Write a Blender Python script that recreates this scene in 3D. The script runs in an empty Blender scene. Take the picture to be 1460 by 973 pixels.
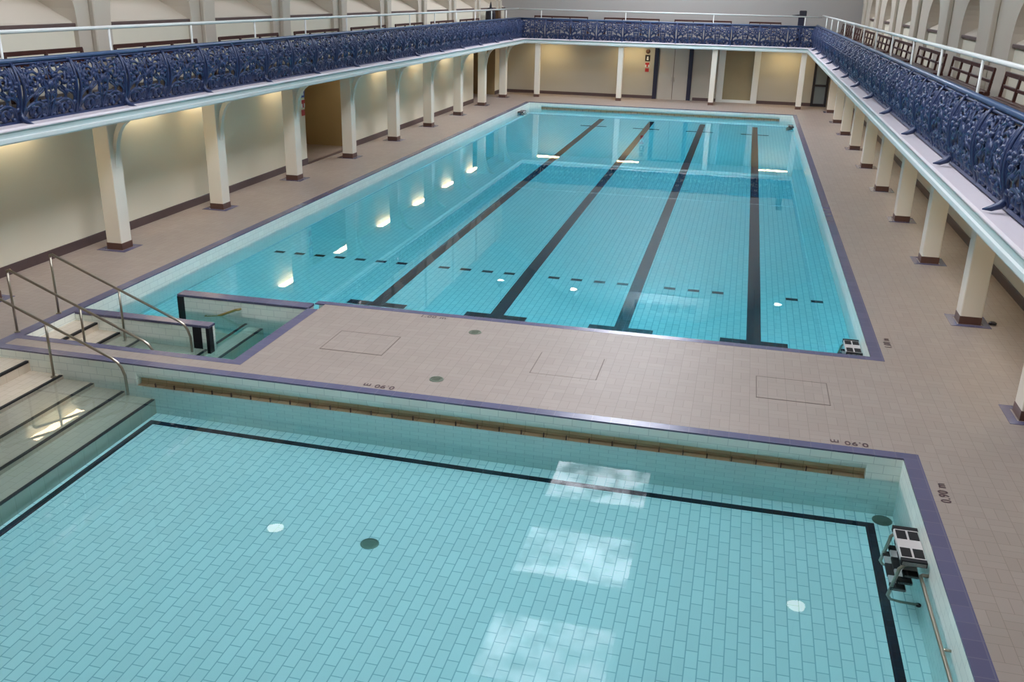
import bpy, math, random
from mathutils import Vector, Matrix
random.seed(7)
C = bpy.context.scene.collection
PI = math.pi

# ------------------------------------------------------------------ materials
def lin(c):
    return tuple(((v/255)/12.92 if v/255 <= .04045 else ((v/255+.055)/1.055)**2.4) for v in c) + (1,)

class NT:
    def __init__(s, name):
        s.m = bpy.data.materials.new(name); s.m.use_nodes = True
        s.t = s.m.node_tree; s.b = s.t.nodes.get('Principled BSDF'); s.out = s.t.nodes.get('Material Output')
    def n(s, typ, **kw):
        nd = s.t.nodes.new(typ)
        for k, v in kw.items(): setattr(nd, k, v)
        return nd
    def l(s, a, b): s.t.links.new(a, b)
    def math(s, op, a, b=None, c=None):
        nd = s.n('ShaderNodeMath', operation=op)
        for i, v in enumerate((a, b, c)):
            if v is None: continue
            if isinstance(v, (int, float)): nd.inputs[i].default_value = v
            else: s.l(v, nd.inputs[i])
        return nd.outputs[0]
    def mix(s, f, a, b):
        nd = s.n('ShaderNodeMix', data_type='RGBA')
        for i, v in ((0, f), (6, a), (7, b)):
            if isinstance(v, (int, float, tuple)): nd.inputs[i].default_value = v
            else: s.l(v, nd.inputs[i])
        return nd.outputs[2]
    def pos(s):
        g = s.n('ShaderNodeNewGeometry'); sp = s.n('ShaderNodeSeparateXYZ'); s.l(g.outputs['Position'], sp.inputs[0]); return sp.outputs
    def noise(s, scale, detail=3, vec=None):
        nd = s.n('ShaderNodeTexNoise'); nd.inputs['Scale'].default_value = scale; nd.inputs['Detail'].default_value = detail
        if vec is None:
            g = s.n('ShaderNodeNewGeometry'); vec = g.outputs['Position']
        s.l(vec, nd.inputs['Vector']); return nd.outputs['Fac']

def plain(name, rgb, rough=.5, metal=0, var=.06, scale=3, spec=.5):
    k = NT(name); c = lin(rgb)
    f = k.noise(scale)
    col = k.mix(f, tuple(v*(1-var) for v in c[:3])+(1,), tuple(min(1, v*(1+var)) for v in c[:3])+(1,))
    k.l(col, k.b.inputs['Base Color'])
    k.b.inputs['Roughness'].default_value = rough; k.b.inputs['Metallic'].default_value = metal
    k.b.inputs['Specular IOR Level'].default_value = spec
    return k.m

def brick(name, rgb, grout, bw, bh, axes, mortar=.006, offset=.5, var=.05, rough=.25, dirt=None):
    """running-bond tiles laid on two world axes"""
    k = NT(name); p = k.pos(); cb = k.n('ShaderNodeCombineXYZ')
    k.l(p['XYZ'.index(axes[0])], cb.inputs[0]); k.l(p['XYZ'.index(axes[1])], cb.inputs[1])
    b = k.n('ShaderNodeTexBrick'); b.offset = offset
    k.l(cb.outputs[0], b.inputs['Vector'])
    b.inputs['Scale'].default_value = 1; b.inputs['Brick Width'].default_value = bw; b.inputs['Row Height'].default_value = bh
    b.inputs['Mortar Size'].default_value = mortar; b.inputs['Mortar Smooth'].default_value = .1
    c = lin(rgb)
    b.inputs['Color1'].default_value = tuple(v*(1-var) for v in c[:3])+(1,)
    b.inputs['Color2'].default_value = tuple(min(1, v*(1+var)) for v in c[:3])+(1,)
    b.inputs['Mortar'].default_value = lin(grout)
    col = b.outputs['Color']
    k.l(col, k.b.inputs['Base Color'])
    k.b.inputs['Roughness'].default_value = rough
    return k.m

def deck_mat():
    k = NT('deck_tile'); p = k.pos(); S = .25
    u = k.math('DIVIDE', p[0], S); v = k.math('DIVIDE', p[1], S)
    fu = k.math('FRACT', k.math('ADD', u, 400)); fv = k.math('FRACT', k.math('ADD', v, 400))
    par = k.math('MODULO', k.math('ADD', k.math('ADD', k.math('FLOOR', u), k.math('FLOOR', v)), 330), 2)
    par = k.math('GREATER_THAN', par, .5)
    w = k.math('ADD', k.math('MULTIPLY', par, fu), k.math('MULTIPLY', k.math('SUBTRACT', 1, par), fv))
    def edge(f): return k.math('SUBTRACT', .5, k.math('ABSOLUTE', k.math('SUBTRACT', f, .5)))
    e = k.math('MINIMUM', k.math('MINIMUM', edge(fu), edge(fv)), k.math('ABSOLUTE', k.math('SUBTRACT', w, .5)))
    g = k.math('LESS_THAN', e, .011)
    # each tile its own slight tone
    cu = k.n('ShaderNodeCombineXYZ'); k.l(k.math('FLOOR', u), cu.inputs[0]); k.l(k.math('FLOOR', v), cu.inputs[1]); k.l(k.math('GREATER_THAN', w, .5), cu.inputs[2])
    wn = k.n('ShaderNodeTexWhiteNoise'); k.l(cu.outputs[0], wn.inputs['Vector'])
    a = lin((151, 138, 129)); b = lin((157, 144, 135))
    tone = k.mix(wn.outputs['Value'], a, b)
    big = k.n('ShaderNodeMapRange'); k.l(k.noise(.6, 4), big.inputs[0]); big.inputs[1].default_value = .35; big.inputs[2].default_value = .75
    tone = k.mix(k.math('MULTIPLY', big.outputs[0], .35), tone, lin((142, 129, 119)))
    col = k.mix(k.math('MULTIPLY', g, .55), tone, lin((104, 90, 84)))
    k.l(col, k.b.inputs['Base Color']); k.b.inputs['Roughness'].default_value = .45
    k.b.inputs['Specular IOR Level'].default_value = .35
    return k.m

def emit(name, rgb, strength, mottled=False):
    k = NT(name); e = k.n('ShaderNodeEmission'); e.inputs['Color'].default_value = lin(rgb); e.inputs['Strength'].default_value = strength
    if mottled:
        mr = k.n('ShaderNodeMapRange'); k.l(k.noise(1.3, 5), mr.inputs[0])
        mr.inputs[1].default_value = .36; mr.inputs[2].default_value = .64; mr.inputs[3].default_value = strength*.25; mr.inputs[4].default_value = strength*1.7
        k.l(mr.outputs[0], e.inputs['Strength'])
    k.l(e.outputs[0], k.out.inputs['Surface']); return k.m

def water_mat(name, rgb, density, ripple):
    k = NT(name); k.t.nodes.remove(k.b)
    g = k.n('ShaderNodeBsdfGlass'); g.inputs['IOR'].default_value = 1.333; g.inputs['Roughness'].default_value = 0
    g.inputs['Color'].default_value = (1, 1, 1, 1)
    bp = k.n('ShaderNodeBump'); bp.inputs['Strength'].default_value = ripple; bp.inputs['Distance'].default_value = .02
    k.l(k.noise(2.2, 2), bp.inputs['Height']); k.l(bp.outputs[0], g.inputs['Normal'])
    k.l(g.outputs[0], k.out.inputs['Surface'])
    a = k.n('ShaderNodeVolumeAbsorption'); a.inputs['Color'].default_value = rgb+(1,); a.inputs['Density'].default_value = density
    k.l(a.outputs[0], k.out.inputs['Volume'])
    return k.m

M = {}
M['deck'] = deck_mat()
M['purple'] = brick('purple_edge_tile', (92, 90, 116), (104, 102, 122), .25, .25, 'XY', .006, 0, .07)
M['pool_floor'] = brick('pool_floor_tile', (242, 244, 238), (188, 202, 200), .25, .125, 'YX', .006, .5, .03)
M['pool_wall_x'] = brick('pool_wall_tile_side', (232, 236, 226), (204, 210, 202), .25, .12, 'YZ', .004, .5, .03)
M['pool_wall_y'] = brick('pool_wall_tile_end', (232, 236, 226), (204, 210, 202), .25, .12, 'XZ', .004, .5, .03)
M['step_tile'] = brick('step_tile', (200, 186, 166), (184, 170, 150), .25, .125, 'YX', .004, .5, .03)
M['black_tile'] = brick('black_tile', (12, 14, 34), (26, 30, 50), .125, .125, 'XY', .004, 0, .1)
M['nosing'] = plain('black_nosing', (12, 12, 18), .6)
M['trough'] = brick('trough_tile', (206, 178, 140), (176, 150, 116), .30, .3, 'XZ', .005, 0, .08, .4)
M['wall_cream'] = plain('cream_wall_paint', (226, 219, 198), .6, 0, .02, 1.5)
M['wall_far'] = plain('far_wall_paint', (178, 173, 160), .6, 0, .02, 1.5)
M['wall_upper'] = plain('upper_wall_paint', (196, 186, 170), .7, 0, .03, 1.2)
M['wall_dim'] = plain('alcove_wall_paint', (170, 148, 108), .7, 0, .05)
M['ceiling'] = plain('ceiling_paint', (170, 168, 164), .8, 0, .02)
M['skirting'] = plain('brown_skirting_tile', (84, 68, 68), .35, 0, .12, 8)
M['white'] = plain('white_gloss_paint', (222, 224, 220), .35, 0, .02)
M['fascia'] = plain('fascia_paint', (206, 214, 212), .35, 0, .02)
M['fascia_band'] = plain('fascia_grey_green_paint', (166, 184, 182), .4, 0, .02)
M['ledge'] = plain('ledge_pinkish_paint', (222, 212, 216), .5, 0, .03)
M['column'] = plain('column_cream_gloss', (230, 222, 206), .3, 0, .02)
M['plinth'] = plain('red_brown_plinth_tile', (94, 66, 56), .35, 0, .1, 10)
M['blue_iron'] = plain('blue_painted_cast_iron', (36, 52, 90), .38, 0, .12, 9)
M['blue_rail'] = plain('blue_rail_paint', (62, 84, 118), .35, 0, .06, 5)
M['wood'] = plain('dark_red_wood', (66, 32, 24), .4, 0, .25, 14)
M['sill_wood'] = plain('dark_sill_wood', (96, 78, 74), .5, 0, .1, 9)
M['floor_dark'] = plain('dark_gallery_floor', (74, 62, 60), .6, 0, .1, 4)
M['metal'] = plain('brushed_steel', (168, 158, 142), .28, 1, .06, 20)
M['dark_metal'] = plain('drain_metal', (120, 128, 112), .4, .6, .1, 20)
M['rubber'] = plain('black_rubber', (10, 9, 11), .85, 0, .1, 30)
M['tread_white'] = plain('white_plastic', (190, 184, 180), .4, 0, .03, 10)
M['dark'] = plain('dark_painted_metal', (34, 30, 40), .5, 0, .1)
M['navy'] = plain('navy_door_post', (32, 30, 54), .4, 0, .08)
M['door_grey'] = plain('grey_door_panel', (186, 180, 170), .5, 0, .02)
M['panel_olive'] = plain('olive_board', (150, 138, 108), .6, 0, .06)
M['brown'] = plain('brown_board', (96, 70, 48), .5, 0, .15, 6)
M['sign_blue'] = plain('sign_blue', (40, 50, 140), .4)
M['sign_red'] = plain('sign_red', (180, 40, 40), .4)
M['sign_white'] = plain('sign_white', (225, 225, 225), .4)
M['sign_black'] = plain('sign_black', (30, 28, 34), .4)
M['letter'] = plain('dark_red_lettering', (72, 50, 56), .5)
M['gap'] = plain('dark_joint', (112, 98, 90), .6, 0, .1)
M['glass_dark'] = plain('dim_glass', (120, 132, 140), .1)
M['skylight'] = emit('skylight_glass', (240, 244, 255), 3.2, True)
M['skylight_near_boost'] = emit('skylight_near_boost_glass', (240, 244, 255), 17)  # unseen near panels, glow raised above the reflected ones as added light
M['skylight_far_boost'] = emit('skylight_far_boost_glass', (240, 244, 255), 21)  # unseen far panels, glow raised to brighten the main pool
M['window'] = emit('daylit_window_glass', (250, 248, 255), 1.3)
M['tube'] = emit('fluorescent_tube', (255, 232, 190), 10.5)
M['tube_warm'] = emit('warm_fluorescent_tube', (255, 226, 165), 20)
M['spot'] = emit('lamp_glass', (255, 250, 235), 9)
M['spot_dim'] = emit('dim_lamp_glass', (255, 250, 235), 6.5)
M['water_big'] = water_mat('deep_pool_water', (.0, .885, 1.0), .68, .02)
M['water_small'] = water_mat('shallow_pool_water', (.0, .885, 1.0), .34, .02)

# ------------------------------------------------------------------ mesh helpers
class MB:
    def __init__(s): s.v = []; s.f = []; s.mi = []; s.cur = 0; s.sm = []
    def add(s, vs, fs, smooth=False):
        o = len(s.v); s.v += [tuple(v) for v in vs]
        for f in fs: s.f.append([i+o for i in f]); s.mi.append(s.cur); s.sm.append(smooth)
        return s
    def box(s, x0, x1, y0, y1, z0, z1):
        return s.add([(x0,y0,z0),(x1,y0,z0),(x1,y1,z0),(x0,y1,z0),(x0,y0,z1),(x1,y0,z1),(x1,y1,z1),(x0,y1,z1)],
              [(3,2,1,0),(4,5,6,7),(0,1,5,4),(1,2,6,5),(2,3,7,6),(3,0,4,7)])
    def bbox(s, x0, x1, y0, y1, z0, z1, b):
        """box with chamfered vertical and top edges"""
        a = [(x0+b,y0),(x1-b,y0),(x1,y0+b),(x1,y1-b),(x1-b,y1),(x0+b,y1),(x0,y1-b),(x0,y0+b)]
        i = [(x0+2*b,y0+b),(x1-2*b,y0+b),(x1-b,y0+2*b),(x1-b,y1-2*b),(x1-2*b,y1-b),(x0+2*b,y1-b),(x0+b,y1-2*b),(x0+b,y0+2*b)]
        vs = [(x,y,z0) for x,y in a]+[(x,y,z1-b) for x,y in a]+[(x,y,z1) for x,y in i]
        fs = [tuple(range(7,-1,-1)), tuple(range(16,24))]
        for r in (0,8):
            for k in range(8): fs.append((r+k, r+(k+1)%8, r+8+(k+1)%8, r+8+k))
        return s.add(vs, fs)
    def quad(s, a, b, c, d): return s.add([a,b,c,d], [(0,1,2,3)])
    def prism(s, pts, ax, a0, a1):
        """extrude a closed 2-D outline along axis ax ('X','Y','Z')"""
        def P(p, t): return {'X': (t,p[0],p[1]), 'Y': (p[0],t,p[1]), 'Z': (p[0],p[1],t)}[ax]
        n = len(pts)
        s.add([P(p,a0) for p in pts]+[P(p,a1) for p in pts],
              [tuple(range(n-1,-1,-1)), tuple(range(n,2*n))]+[(k,(k+1)%n,n+(k+1)%n,n+k) for k in range(n)])
        return s
    def strip(s, pts, ax, a0, a1):
        """open profile swept along an axis (one sheet)"""
        def P(p, t): return {'X': (t,p[0],p[1]), 'Y': (p[0],t,p[1]), 'Z': (p[0],p[1],t)}[ax]
        n = len(pts)
        return s.add([P(p,a0) for p in pts]+[P(p,a1) for p in pts], [(k,k+1,n+k+1,n+k) for k in range(n-1)])
    def tube(s, pts, r, n=8, r2=None, cap=True, flat=None):
        pts = [Vector(p) for p in pts]; m = len(pts)
        rs = r if isinstance(r, (list, tuple)) else [r]*m
        vs = []; prev = None
        for i, p in enumerate(pts):
            t = (pts[min(i+1,m-1)]-pts[max(i-1,0)])
            if t.length < 1e-9: t = Vector((0,0,1))
            t.normalize()
            if prev is None:
                up = Vector((0,0,1)) if abs(t.z) < .9 else Vector((1,0,0))
                a = t.cross(up).normalized()
            else:
                a = (prev - t*prev.dot(t)).normalized()
            prev = a; b = t.cross(a)
            if flat is not None:           # flattened bar: narrow along the given direction
                fl = Vector(flat); fl = (fl - t*fl.dot(t)).normalized(); a = fl; b = t.cross(a); prev = a
            for k in range(n):
                an = 2*PI*k/n
                vs.append(p + a*(math.cos(an)*rs[i]*(.5 if flat is not None else 1)) + b*(math.sin(an)*rs[i]))
        fs = [(i*n+k, i*n+(k+1)%n, (i+1)*n+(k+1)%n, (i+1)*n+k) for i in range(m-1) for k in range(n)]
        if cap: fs += [tuple(range(n-1,-1,-1)), tuple(range((m-1)*n, m*n))]
        return s.add(vs, fs, True)
    def lathe(s, prof, c=(0,0,0), n=24):
        vs = []
        for r, z in prof:
            for k in range(n):
                a = 2*PI*k/n; vs.append((c[0]+r*math.cos(a), c[1]+r*math.sin(a), c[2]+z))
        m = len(prof)
        fs = [(i*n+k, i*n+(k+1)%n, (i+1)*n+(k+1)%n, (i+1)*n+k) for i in range(m-1) for k in range(n)]
        fs += [tuple(range(n-1,-1,-1)), tuple(range((m-1)*n, m*n))]
        return s.add(vs, fs)
    def build(s, name, mat, parent=None, loc=None):
        me = bpy.data.meshes.new(name); me.from_pydata(s.v, [], s.f)
        for m in (mat if isinstance(mat, (list, tuple)) else [mat]): me.materials.append(m)
        me.polygons.foreach_set('material_index', s.mi); me.polygons.foreach_set('use_smooth', s.sm)
        me.update()
        o = bpy.data.objects.new(name, me); C.objects.link(o)
        if parent: o.parent = parent
        if loc: o.location = loc
        return o

def tag(o, label, cat, group=None, kind=None):
    if label: o['label'] = label
    if cat: o['category'] = cat
    if group: o['group'] = group
    if kind: o['kind'] = kind
    return o
def thing(name, label, cat, loc=(0,0,0), group=None, rz=0):
    o = bpy.data.objects.new(name, None); C.objects.link(o); o.location = loc; o.rotation_euler = (0,0,rz)
    o.empty_display_size = .2
    return tag(o, label, cat, group)
def struct(o, label=None):
    o['kind'] = 'structure'
    if label: o['label'] = label
    return o
def dup(root, loc, rz, label, group=None):
    r = root.copy(); C.objects.link(r); r.location = loc; r.rotation_euler = (0,0,rz); r['label'] = label
    if group: r['group'] = group
    for ch in list(root.children):
        c = ch.copy(); C.objects.link(c); c.parent = r
        for g in ch.children:
            d = g.copy(); C.objects.link(d); d.parent = c
    return r
ORD = ['first','second','third','fourth','fifth','sixth','seventh','eighth','ninth','tenth','eleventh','twelfth','thirteenth']

# ------------------------------------------------------------------ layout constants (metres, deck at z = 0)
XL, XR, YF, YB = -13.1, 5.33, 52.0, -4.0        # hall walls
PL, PR = -10.57, 2.33                           # pool side walls
PLo, PRo = -10.76, 2.52                         # outer edge of purple tiles
BN, BF = 14.52, 47.48                           # big pool ends
NF, NN = 10.99, 2.4                             # near pool far/near end
WB, WS = -.30, -.32                             # water levels
GZ, GT = 2.72, 2.96                             # gallery soffit / ledge top
GXL, GXR, GYF = -11.45, 2.79, 50.0              # gallery edges
GFL = 3.12                                      # gallery floor

# ------------------------------------------------------------------ deck floor
f = MB()
def rect(b, x0, x1, y0, y1, z=0): b.quad((x0,y0,z),(x1,y0,z),(x1,y1,z),(x0,y1,z))
for r in [(XL,PLo,YB,27.1),(XL,PLo,30.8,46.0),(XL,PLo,50.2,YF),(XL-2.2,PLo,27.1,30.8),(XL-1.6,PLo,46.0,50.2),(PRo,XR,YB,YF),(PLo,PRo,BF+.17,YF),(-6.76,PRo,11.15,14.37),(PLo,-6.76,11.15,11.41),(PLo,PRo,YB,NN-.16)]:
    rect(f, *r)
struct(f.build('floor', M['deck']), 'beige basket weave tiled pool deck')

# purple edge tiles: slabs flush with the deck
trims = [(PLo,PL,YB+6.3,BF+.17), (PR,PRo,14.37,BF+.17), (PL,PR,BF,BF+.17), (-6.95,PR,14.37,BN), (-6.95,-6.76,11.56,14.08),
         (PL,-6.76,11.41,11.56), (PL,PRo,NF,11.15), (PR,PRo,NN-.16,NF), (PL,PR,NN-.16,NN)]
for i, (x0,x1,y0,y1) in enumerate(trims):
    struct(MB().box(x0,x1,y0,y1,-.02,.003).build('trim_%d' % (i+1), M['purple']))

# ------------------------------------------------------------------ near shallow pool basin
ZB = WS-1.03
b = MB(); b.quad((PL,NN,ZB),(PR,NN,ZB),(PR,NF,ZB),(PL,NF,ZB))
basin = b.build('pool_basin', M['pool_floor'])
struct(basin, 'white tiled basin of the near shallow pool')
b = MB(); b.quad((PR,NN,-.02),(PR,NN,ZB),(PR,NF,ZB),(PR,NF,-.02)); b.quad((PL,NF,-.02),(PL,NF,ZB),(PL,NN,ZB),(PL,NN,-.02))
b.build('side_wall', M['pool_wall_x'], basin)
b = MB(); b.quad((PR,NN,-.02),(PL,NN,-.02),(PL,NN,ZB),(PR,NN,ZB))
b.build('near_wall', M['pool_wall_y'], basin)
def trough_wall(Y, x0, x1, xa, xb, zb, parent, s=1, zt=-.17, zw=WS):
    """end wall with a scum trough recess between xa and xb; s=+1 recess goes to +Y"""
    w = MB()
    def q(xA, xB, zA, zB): w.quad((xA,Y,zB),(xB,Y,zB),(xB,Y,zA),(xA,Y,zA))
    q(x0,xa,-.02,zb); q(xb,x1,-.02,zb); q(xa,xb,zw-.035,zb); q(xa,xb,-.02,-.11)
    pr = [(Y, -.11)] + [(Y+s*.10*(1-math.cos(a)), -.11-.125*math.sin(a)) for a in [PI/2*k/6 for k in range(1,7)]]
    w.strip(pr, 'X', xa, xb)
    for x in (xa, xb): w.quad((x,Y,-.11),(x,Y+s*.14,-.11),(x,Y+s*.14,zw-.035),(x,Y,zw-.035))
    w.build('end_wall', M['pool_wall_y'], parent)
    t = MB(); t.strip([(Y+s*.10,-.235),(Y+s*.115,-.24),(Y+s*.105,zw-.035),(Y,zw-.035)], 'X', xa, xb)
    o = t.build('scum_trough', M['trough'], parent); o['label'] = 'tan tiled overflow trough'
    k = MB(); x = xa+.3
    while x < xb-.1:
        k.box(x-.007, x+.007, min(Y,Y+s*.02), max(Y,Y+s*.02), zw-.03, zw+.05); x += .305
    o = k.build('trough_divider', M['plinth'], parent); o['kind'] = 'stuff'
trough_wall(NF, PL, PR, -8.22, 1.93, ZB, basin)
# steps on the left, going down to the right
nx = [-10.03, -9.47, -8.95, -8.44, -7.95]; nz = [-.15, -.315, -.48, -.645, -.81]
st = MB(); px = PL
for x, z in zip(nx, nz):
    st.quad((px,NN,z),(x,NN,z),(x,NF,z),(px,NF,z)); px = x
zz = nz[1:]+[ZB]
for x, z, z2 in zip(nx, nz, zz): st.quad((x,NN,z),(x,NN,z2),(x,NF,z2),(x,NF,z))
st.build('steps', M['step_tile'], basin)
for x, z in zip(nx, nz):
    MB().box(x-.045, x+.004, NN, NF-.02, z-.03, z+.004).build('step_nosing', M['nosing'], basin)
# black tile line round the floor
l = MB(); z = ZB+.003
for r in [(-7.90,2.085,10.66,10.77),(-7.90,-7.80,NN,10.66),(1.975,2.085,NN,10.66)]: rect(l, *r, z)
l.build('border_line', M['black_tile'], basin)
w = MB(); w.box(PL-.02, PR+.02, NN-.02, NF+.13, ZB-.1, WS)
tag(w.build('pool_water', M['water_small']), 'pale turquoise water filling the near shallow pool', 'water', kind='stuff')

# ------------------------------------------------------------------ big pool basin
def bz_(y): return -1.30 - .45*max(0, min(1, (y-19.7)/(40-19.7)))
b = MB()
for a, c in ((BN,19.7),(19.7,40),(40,BF)):
    b.quad((PL,a,bz_(a)),(PR,a,bz_(a)),(PR,c,bz_(c)),(PL,c,bz_(c)))
big = b.build('pool_basin', M['pool_floor']); struct(big, 'white tiled basin of the long main pool')
b = MB()
zf = -1.8
b.quad((PR,BN,-.02),(PR,BN,zf),(PR,BF,zf),(PR,BF,-.02)); b.quad((PL,BF,-.02),(PL,BF,zf),(PL,11.56,zf),(PL,11.56,-.02))
b.quad((-6.95,14.1,-.02),(-6.95,14.1,zf),(-6.95,11.56,zf),(-6.95,11.56,-.02))
b.build('side_wall', M['pool_wall_x'], big)
b = MB(); b.quad((PR,BN,-.02),(-6.95,BN,-.02),(-6.95,BN,zf),(PR,BN,zf))
b.quad((-6.95,11.56,-.02),(PL,11.56,-.02),(PL,11.56,zf),(-6.95,11.56,zf))
b.build('near_wall', M['pool_wall_y'], big)
trough_wall(BF, PL, PR, -9.95, 1.75, -1.8, big, 1, -.17, WB)
# stairwell floor and steps
st = MB(); sx = [-10.15,-9.74,-9.33,-8.13,-7.84]; sz = [-.15,-.28,-.45,-.60,-.78]; px = PL; Y0, Y1 = 11.56, 12.76
for i, (x, z) in enumerate(zip(sx, sz)):
    y1 = 14.1 if i > 3 else 12.76
    st.quad((px,Y0,z),(x,Y0,z),(x,y1,z),(px,y1,z))
    z2 = sz[i+1] if i < 4 else -1.30
    st.quad((x,Y0,z),(x,Y0,z2),(x,y1,z2),(x,y1,z)); px = x
st.quad((-7.84,Y0,-1.3),(-6.95,Y0,-1.3),(-6.95,14.1,-1.3),(-7.84,14.1,-1.3))
st.quad((PL,12.96,-1.3),(-8.13,12.96,-1.3),(-8.13,BN,-1.3),(PL,BN,-1.3))
st.quad((-8.13,12.76,-.78),(-8.13,12.76,-1.3),(-8.13,14.1,-1.3),(-8.13,14.1,-.78))
st.build('steps', M['step_tile'], big)
for i, (x, z) in enumerate(zip(sx, sz)):
    MB().box(x-.045, x+.004, Y0+.01, (12.75 if i < 3 else 14.08), z-.03, z+.004).build('step_nosing', M['nosing'], big)
# lane lines with their cross bars
LX = [-6.63,-4.21,-1.80,.62]
for x in LX:
    l = MB()
    for a, c in ((16.5,19.7),(19.7,40),(40,46.2)):
        l.quad((x-.13,a,bz_(a)+.004),(x+.13,a,bz_(a)+.004),(x+.13,c,bz_(c)+.004),(x-.13,c,bz_(c)+.004))
    for y in (16.45,43.55): l.quad((x-.6,y-.12,bz_(y-.12)+.005),(x+.6,y-.12,bz_(y-.12)+.005),(x+.6,y+.12,bz_(y+.12)+.005),(x-.6,y+.12,bz_(y+.12)+.005))
    l.build('lane_line', M['black_tile'], big)
for x in [-10.12+.5*k for k in range(26)]:
    if min(abs(x-a) for a in LX) < .3 or x > 2.2: continue
    MB().box(x-.12, x+.12, 19.16, 19.31, -1.31, -1.295).build('dash_marker', M['black_tile'], big)
w = MB(); e = .02
w.prism([(PL-e,11.54),(-6.93,11.54),(-6.93,BN-e),(PR+e,BN-e),(PR+e,BF+.13),(PL-e,BF+.13)], 'Z', -2.0, WB)
tag(w.build('pool_water', M['water_big']), 'clear blue water filling the long main pool', 'water', kind='stuff')

# thin divider walls of the stairwell
def divider(x0, x1, y0, y1, label, stripes):
    t = thing('divider_wall', label, 'wall', ((x0+x1)/2,(y0+y1)/2,-1.35))
    ox, oy = t.location.x, t.location.y
    MB().bbox(x0-ox, x1-ox, y0-oy, y1-oy, 0, 1.31, .01).build('wall_body', M['pool_wall_y'], t)
    o = MB().bbox(x0-ox-.004, x1-ox+.004, y0-oy-.004, y1-oy+.004, 1.31, 1.352, .006).build('coping', M['purple'], t); o['label'] = 'purple tiled coping'
    for a, c, endx in stripes:
        s = MB(); s.box(a-ox, c-ox, y0-oy-.006, y0-oy+.01, .3, 1.309)
        if endx: s.box(endx-ox-.006, endx-ox+.006, y0-oy-.006, y0-oy+.12, .3, 1.309)
        o = s.build('warning_stripe', M['nosing'], t); o['label'] = 'black vertical stripe'
divider(-9.5, -6.97, 14.12, 14.37, 'thin purple capped wall between stairwell and main pool with one black end stripe', [(-9.5,-9.37,-9.5)])
divider(-10.57, -8.08, 12.76, 12.96, 'thin purple capped wall beside the handrails with two black end stripes', [(-8.37,-8.21,None),(-8.13,-8.08,-8.08)])

# ------------------------------------------------------------------ handrails in the stairs
def handrail(Y, label, zfeet, xs=-10.75):
    t = thing('handrail', label, 'handrail', (xs,Y,0), 'stair handrails')
    pts = [(-.02,0,1.05)]; n = 8
    zr = lambda x: 1.035 - (x-xs)*.415
    line = [(xs+.06, zr(xs+.06)), (-8.50, zr(-8.50))]
    P = [(0,0,.98),(.015,0,1.01),(.05,0,1.02),(.12,0,zr(xs+.12))] + [(x-xs,0,zr(x)) for x in [xs+.3+.25*k for k in range(8)]]
    xe = -8.50
    P += [(xe-xs,0,zr(xe)),(xe-xs+.08,0,zr(xe)-.05),(xe-xs+.14,0,zr(xe)-.13),(xe-xs+.18,0,zr(xe)-.25),(xe-xs+.19,0,-.4),(xe-xs+.19,0,zfeet[2])]
    MB().tube(P, .021, 10).build('rail', M['metal'], t)
    for x, zf_ in ((xs, zfeet[0]), (-9.54, zfeet[1])):
        MB().tube([(x-xs,0,zf_),(x-xs,0,zr(x)-.02)], .019, 10).build('post', M['metal'], t)
        MB().lathe([(.045,0),(.045,.012),(.025,.02)], (x-xs,0,zf_), 16).build('foot_flange', M['metal'], t)
handrail(12.6, 'farthest of the three steel stair handrails, running beside the thin divider wall', (0,-.45,-.6))
handrail(11.64, 'middle steel stair handrail, standing just behind the narrow tan strip', (0,-.45,-.6))
handrail(10.88, 'nearest steel stair handrail, on the wide steps of the shallow pool', (0,-.315,-.645))
t = thing('grab_rail', 'short brass grab rail sloping into the stairwell water', 'handrail', (-8.6,14.05,0))
MB().tube([(-.35,.05,-.42),(-.33,0,-.42),(-.28,0,-.40),(.0,0,-.28),(.28,0,-.16),(.33,0,-.15),(.35,.05,-.15)], .022, 10).build('rail', plain('brass', (190,170,110), .3, 1, .05), t)

# grab rail on the right wall of the near pool
t = thing('grab_rail', 'long steel grab rail along the right wall of the shallow pool', 'handrail', (2.33,5.5,-.29))
MB().tube([(0,3.4,0),(-.06,3.4,0),(-.08,3.37,0),(-.08,3.3,0),(-.08,-2.4,0),(-.08,-2.5,0),(-.04,-2.53,0),(0,-2.53,0)], .021, 10).build('rail', M['metal'], t)
for y in (2.2,1.0,-.2,-1.4):
    MB().tube([(0,y,0),(-.08,y,0)], .014, 8).build('bracket', M['metal'], t)

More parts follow.
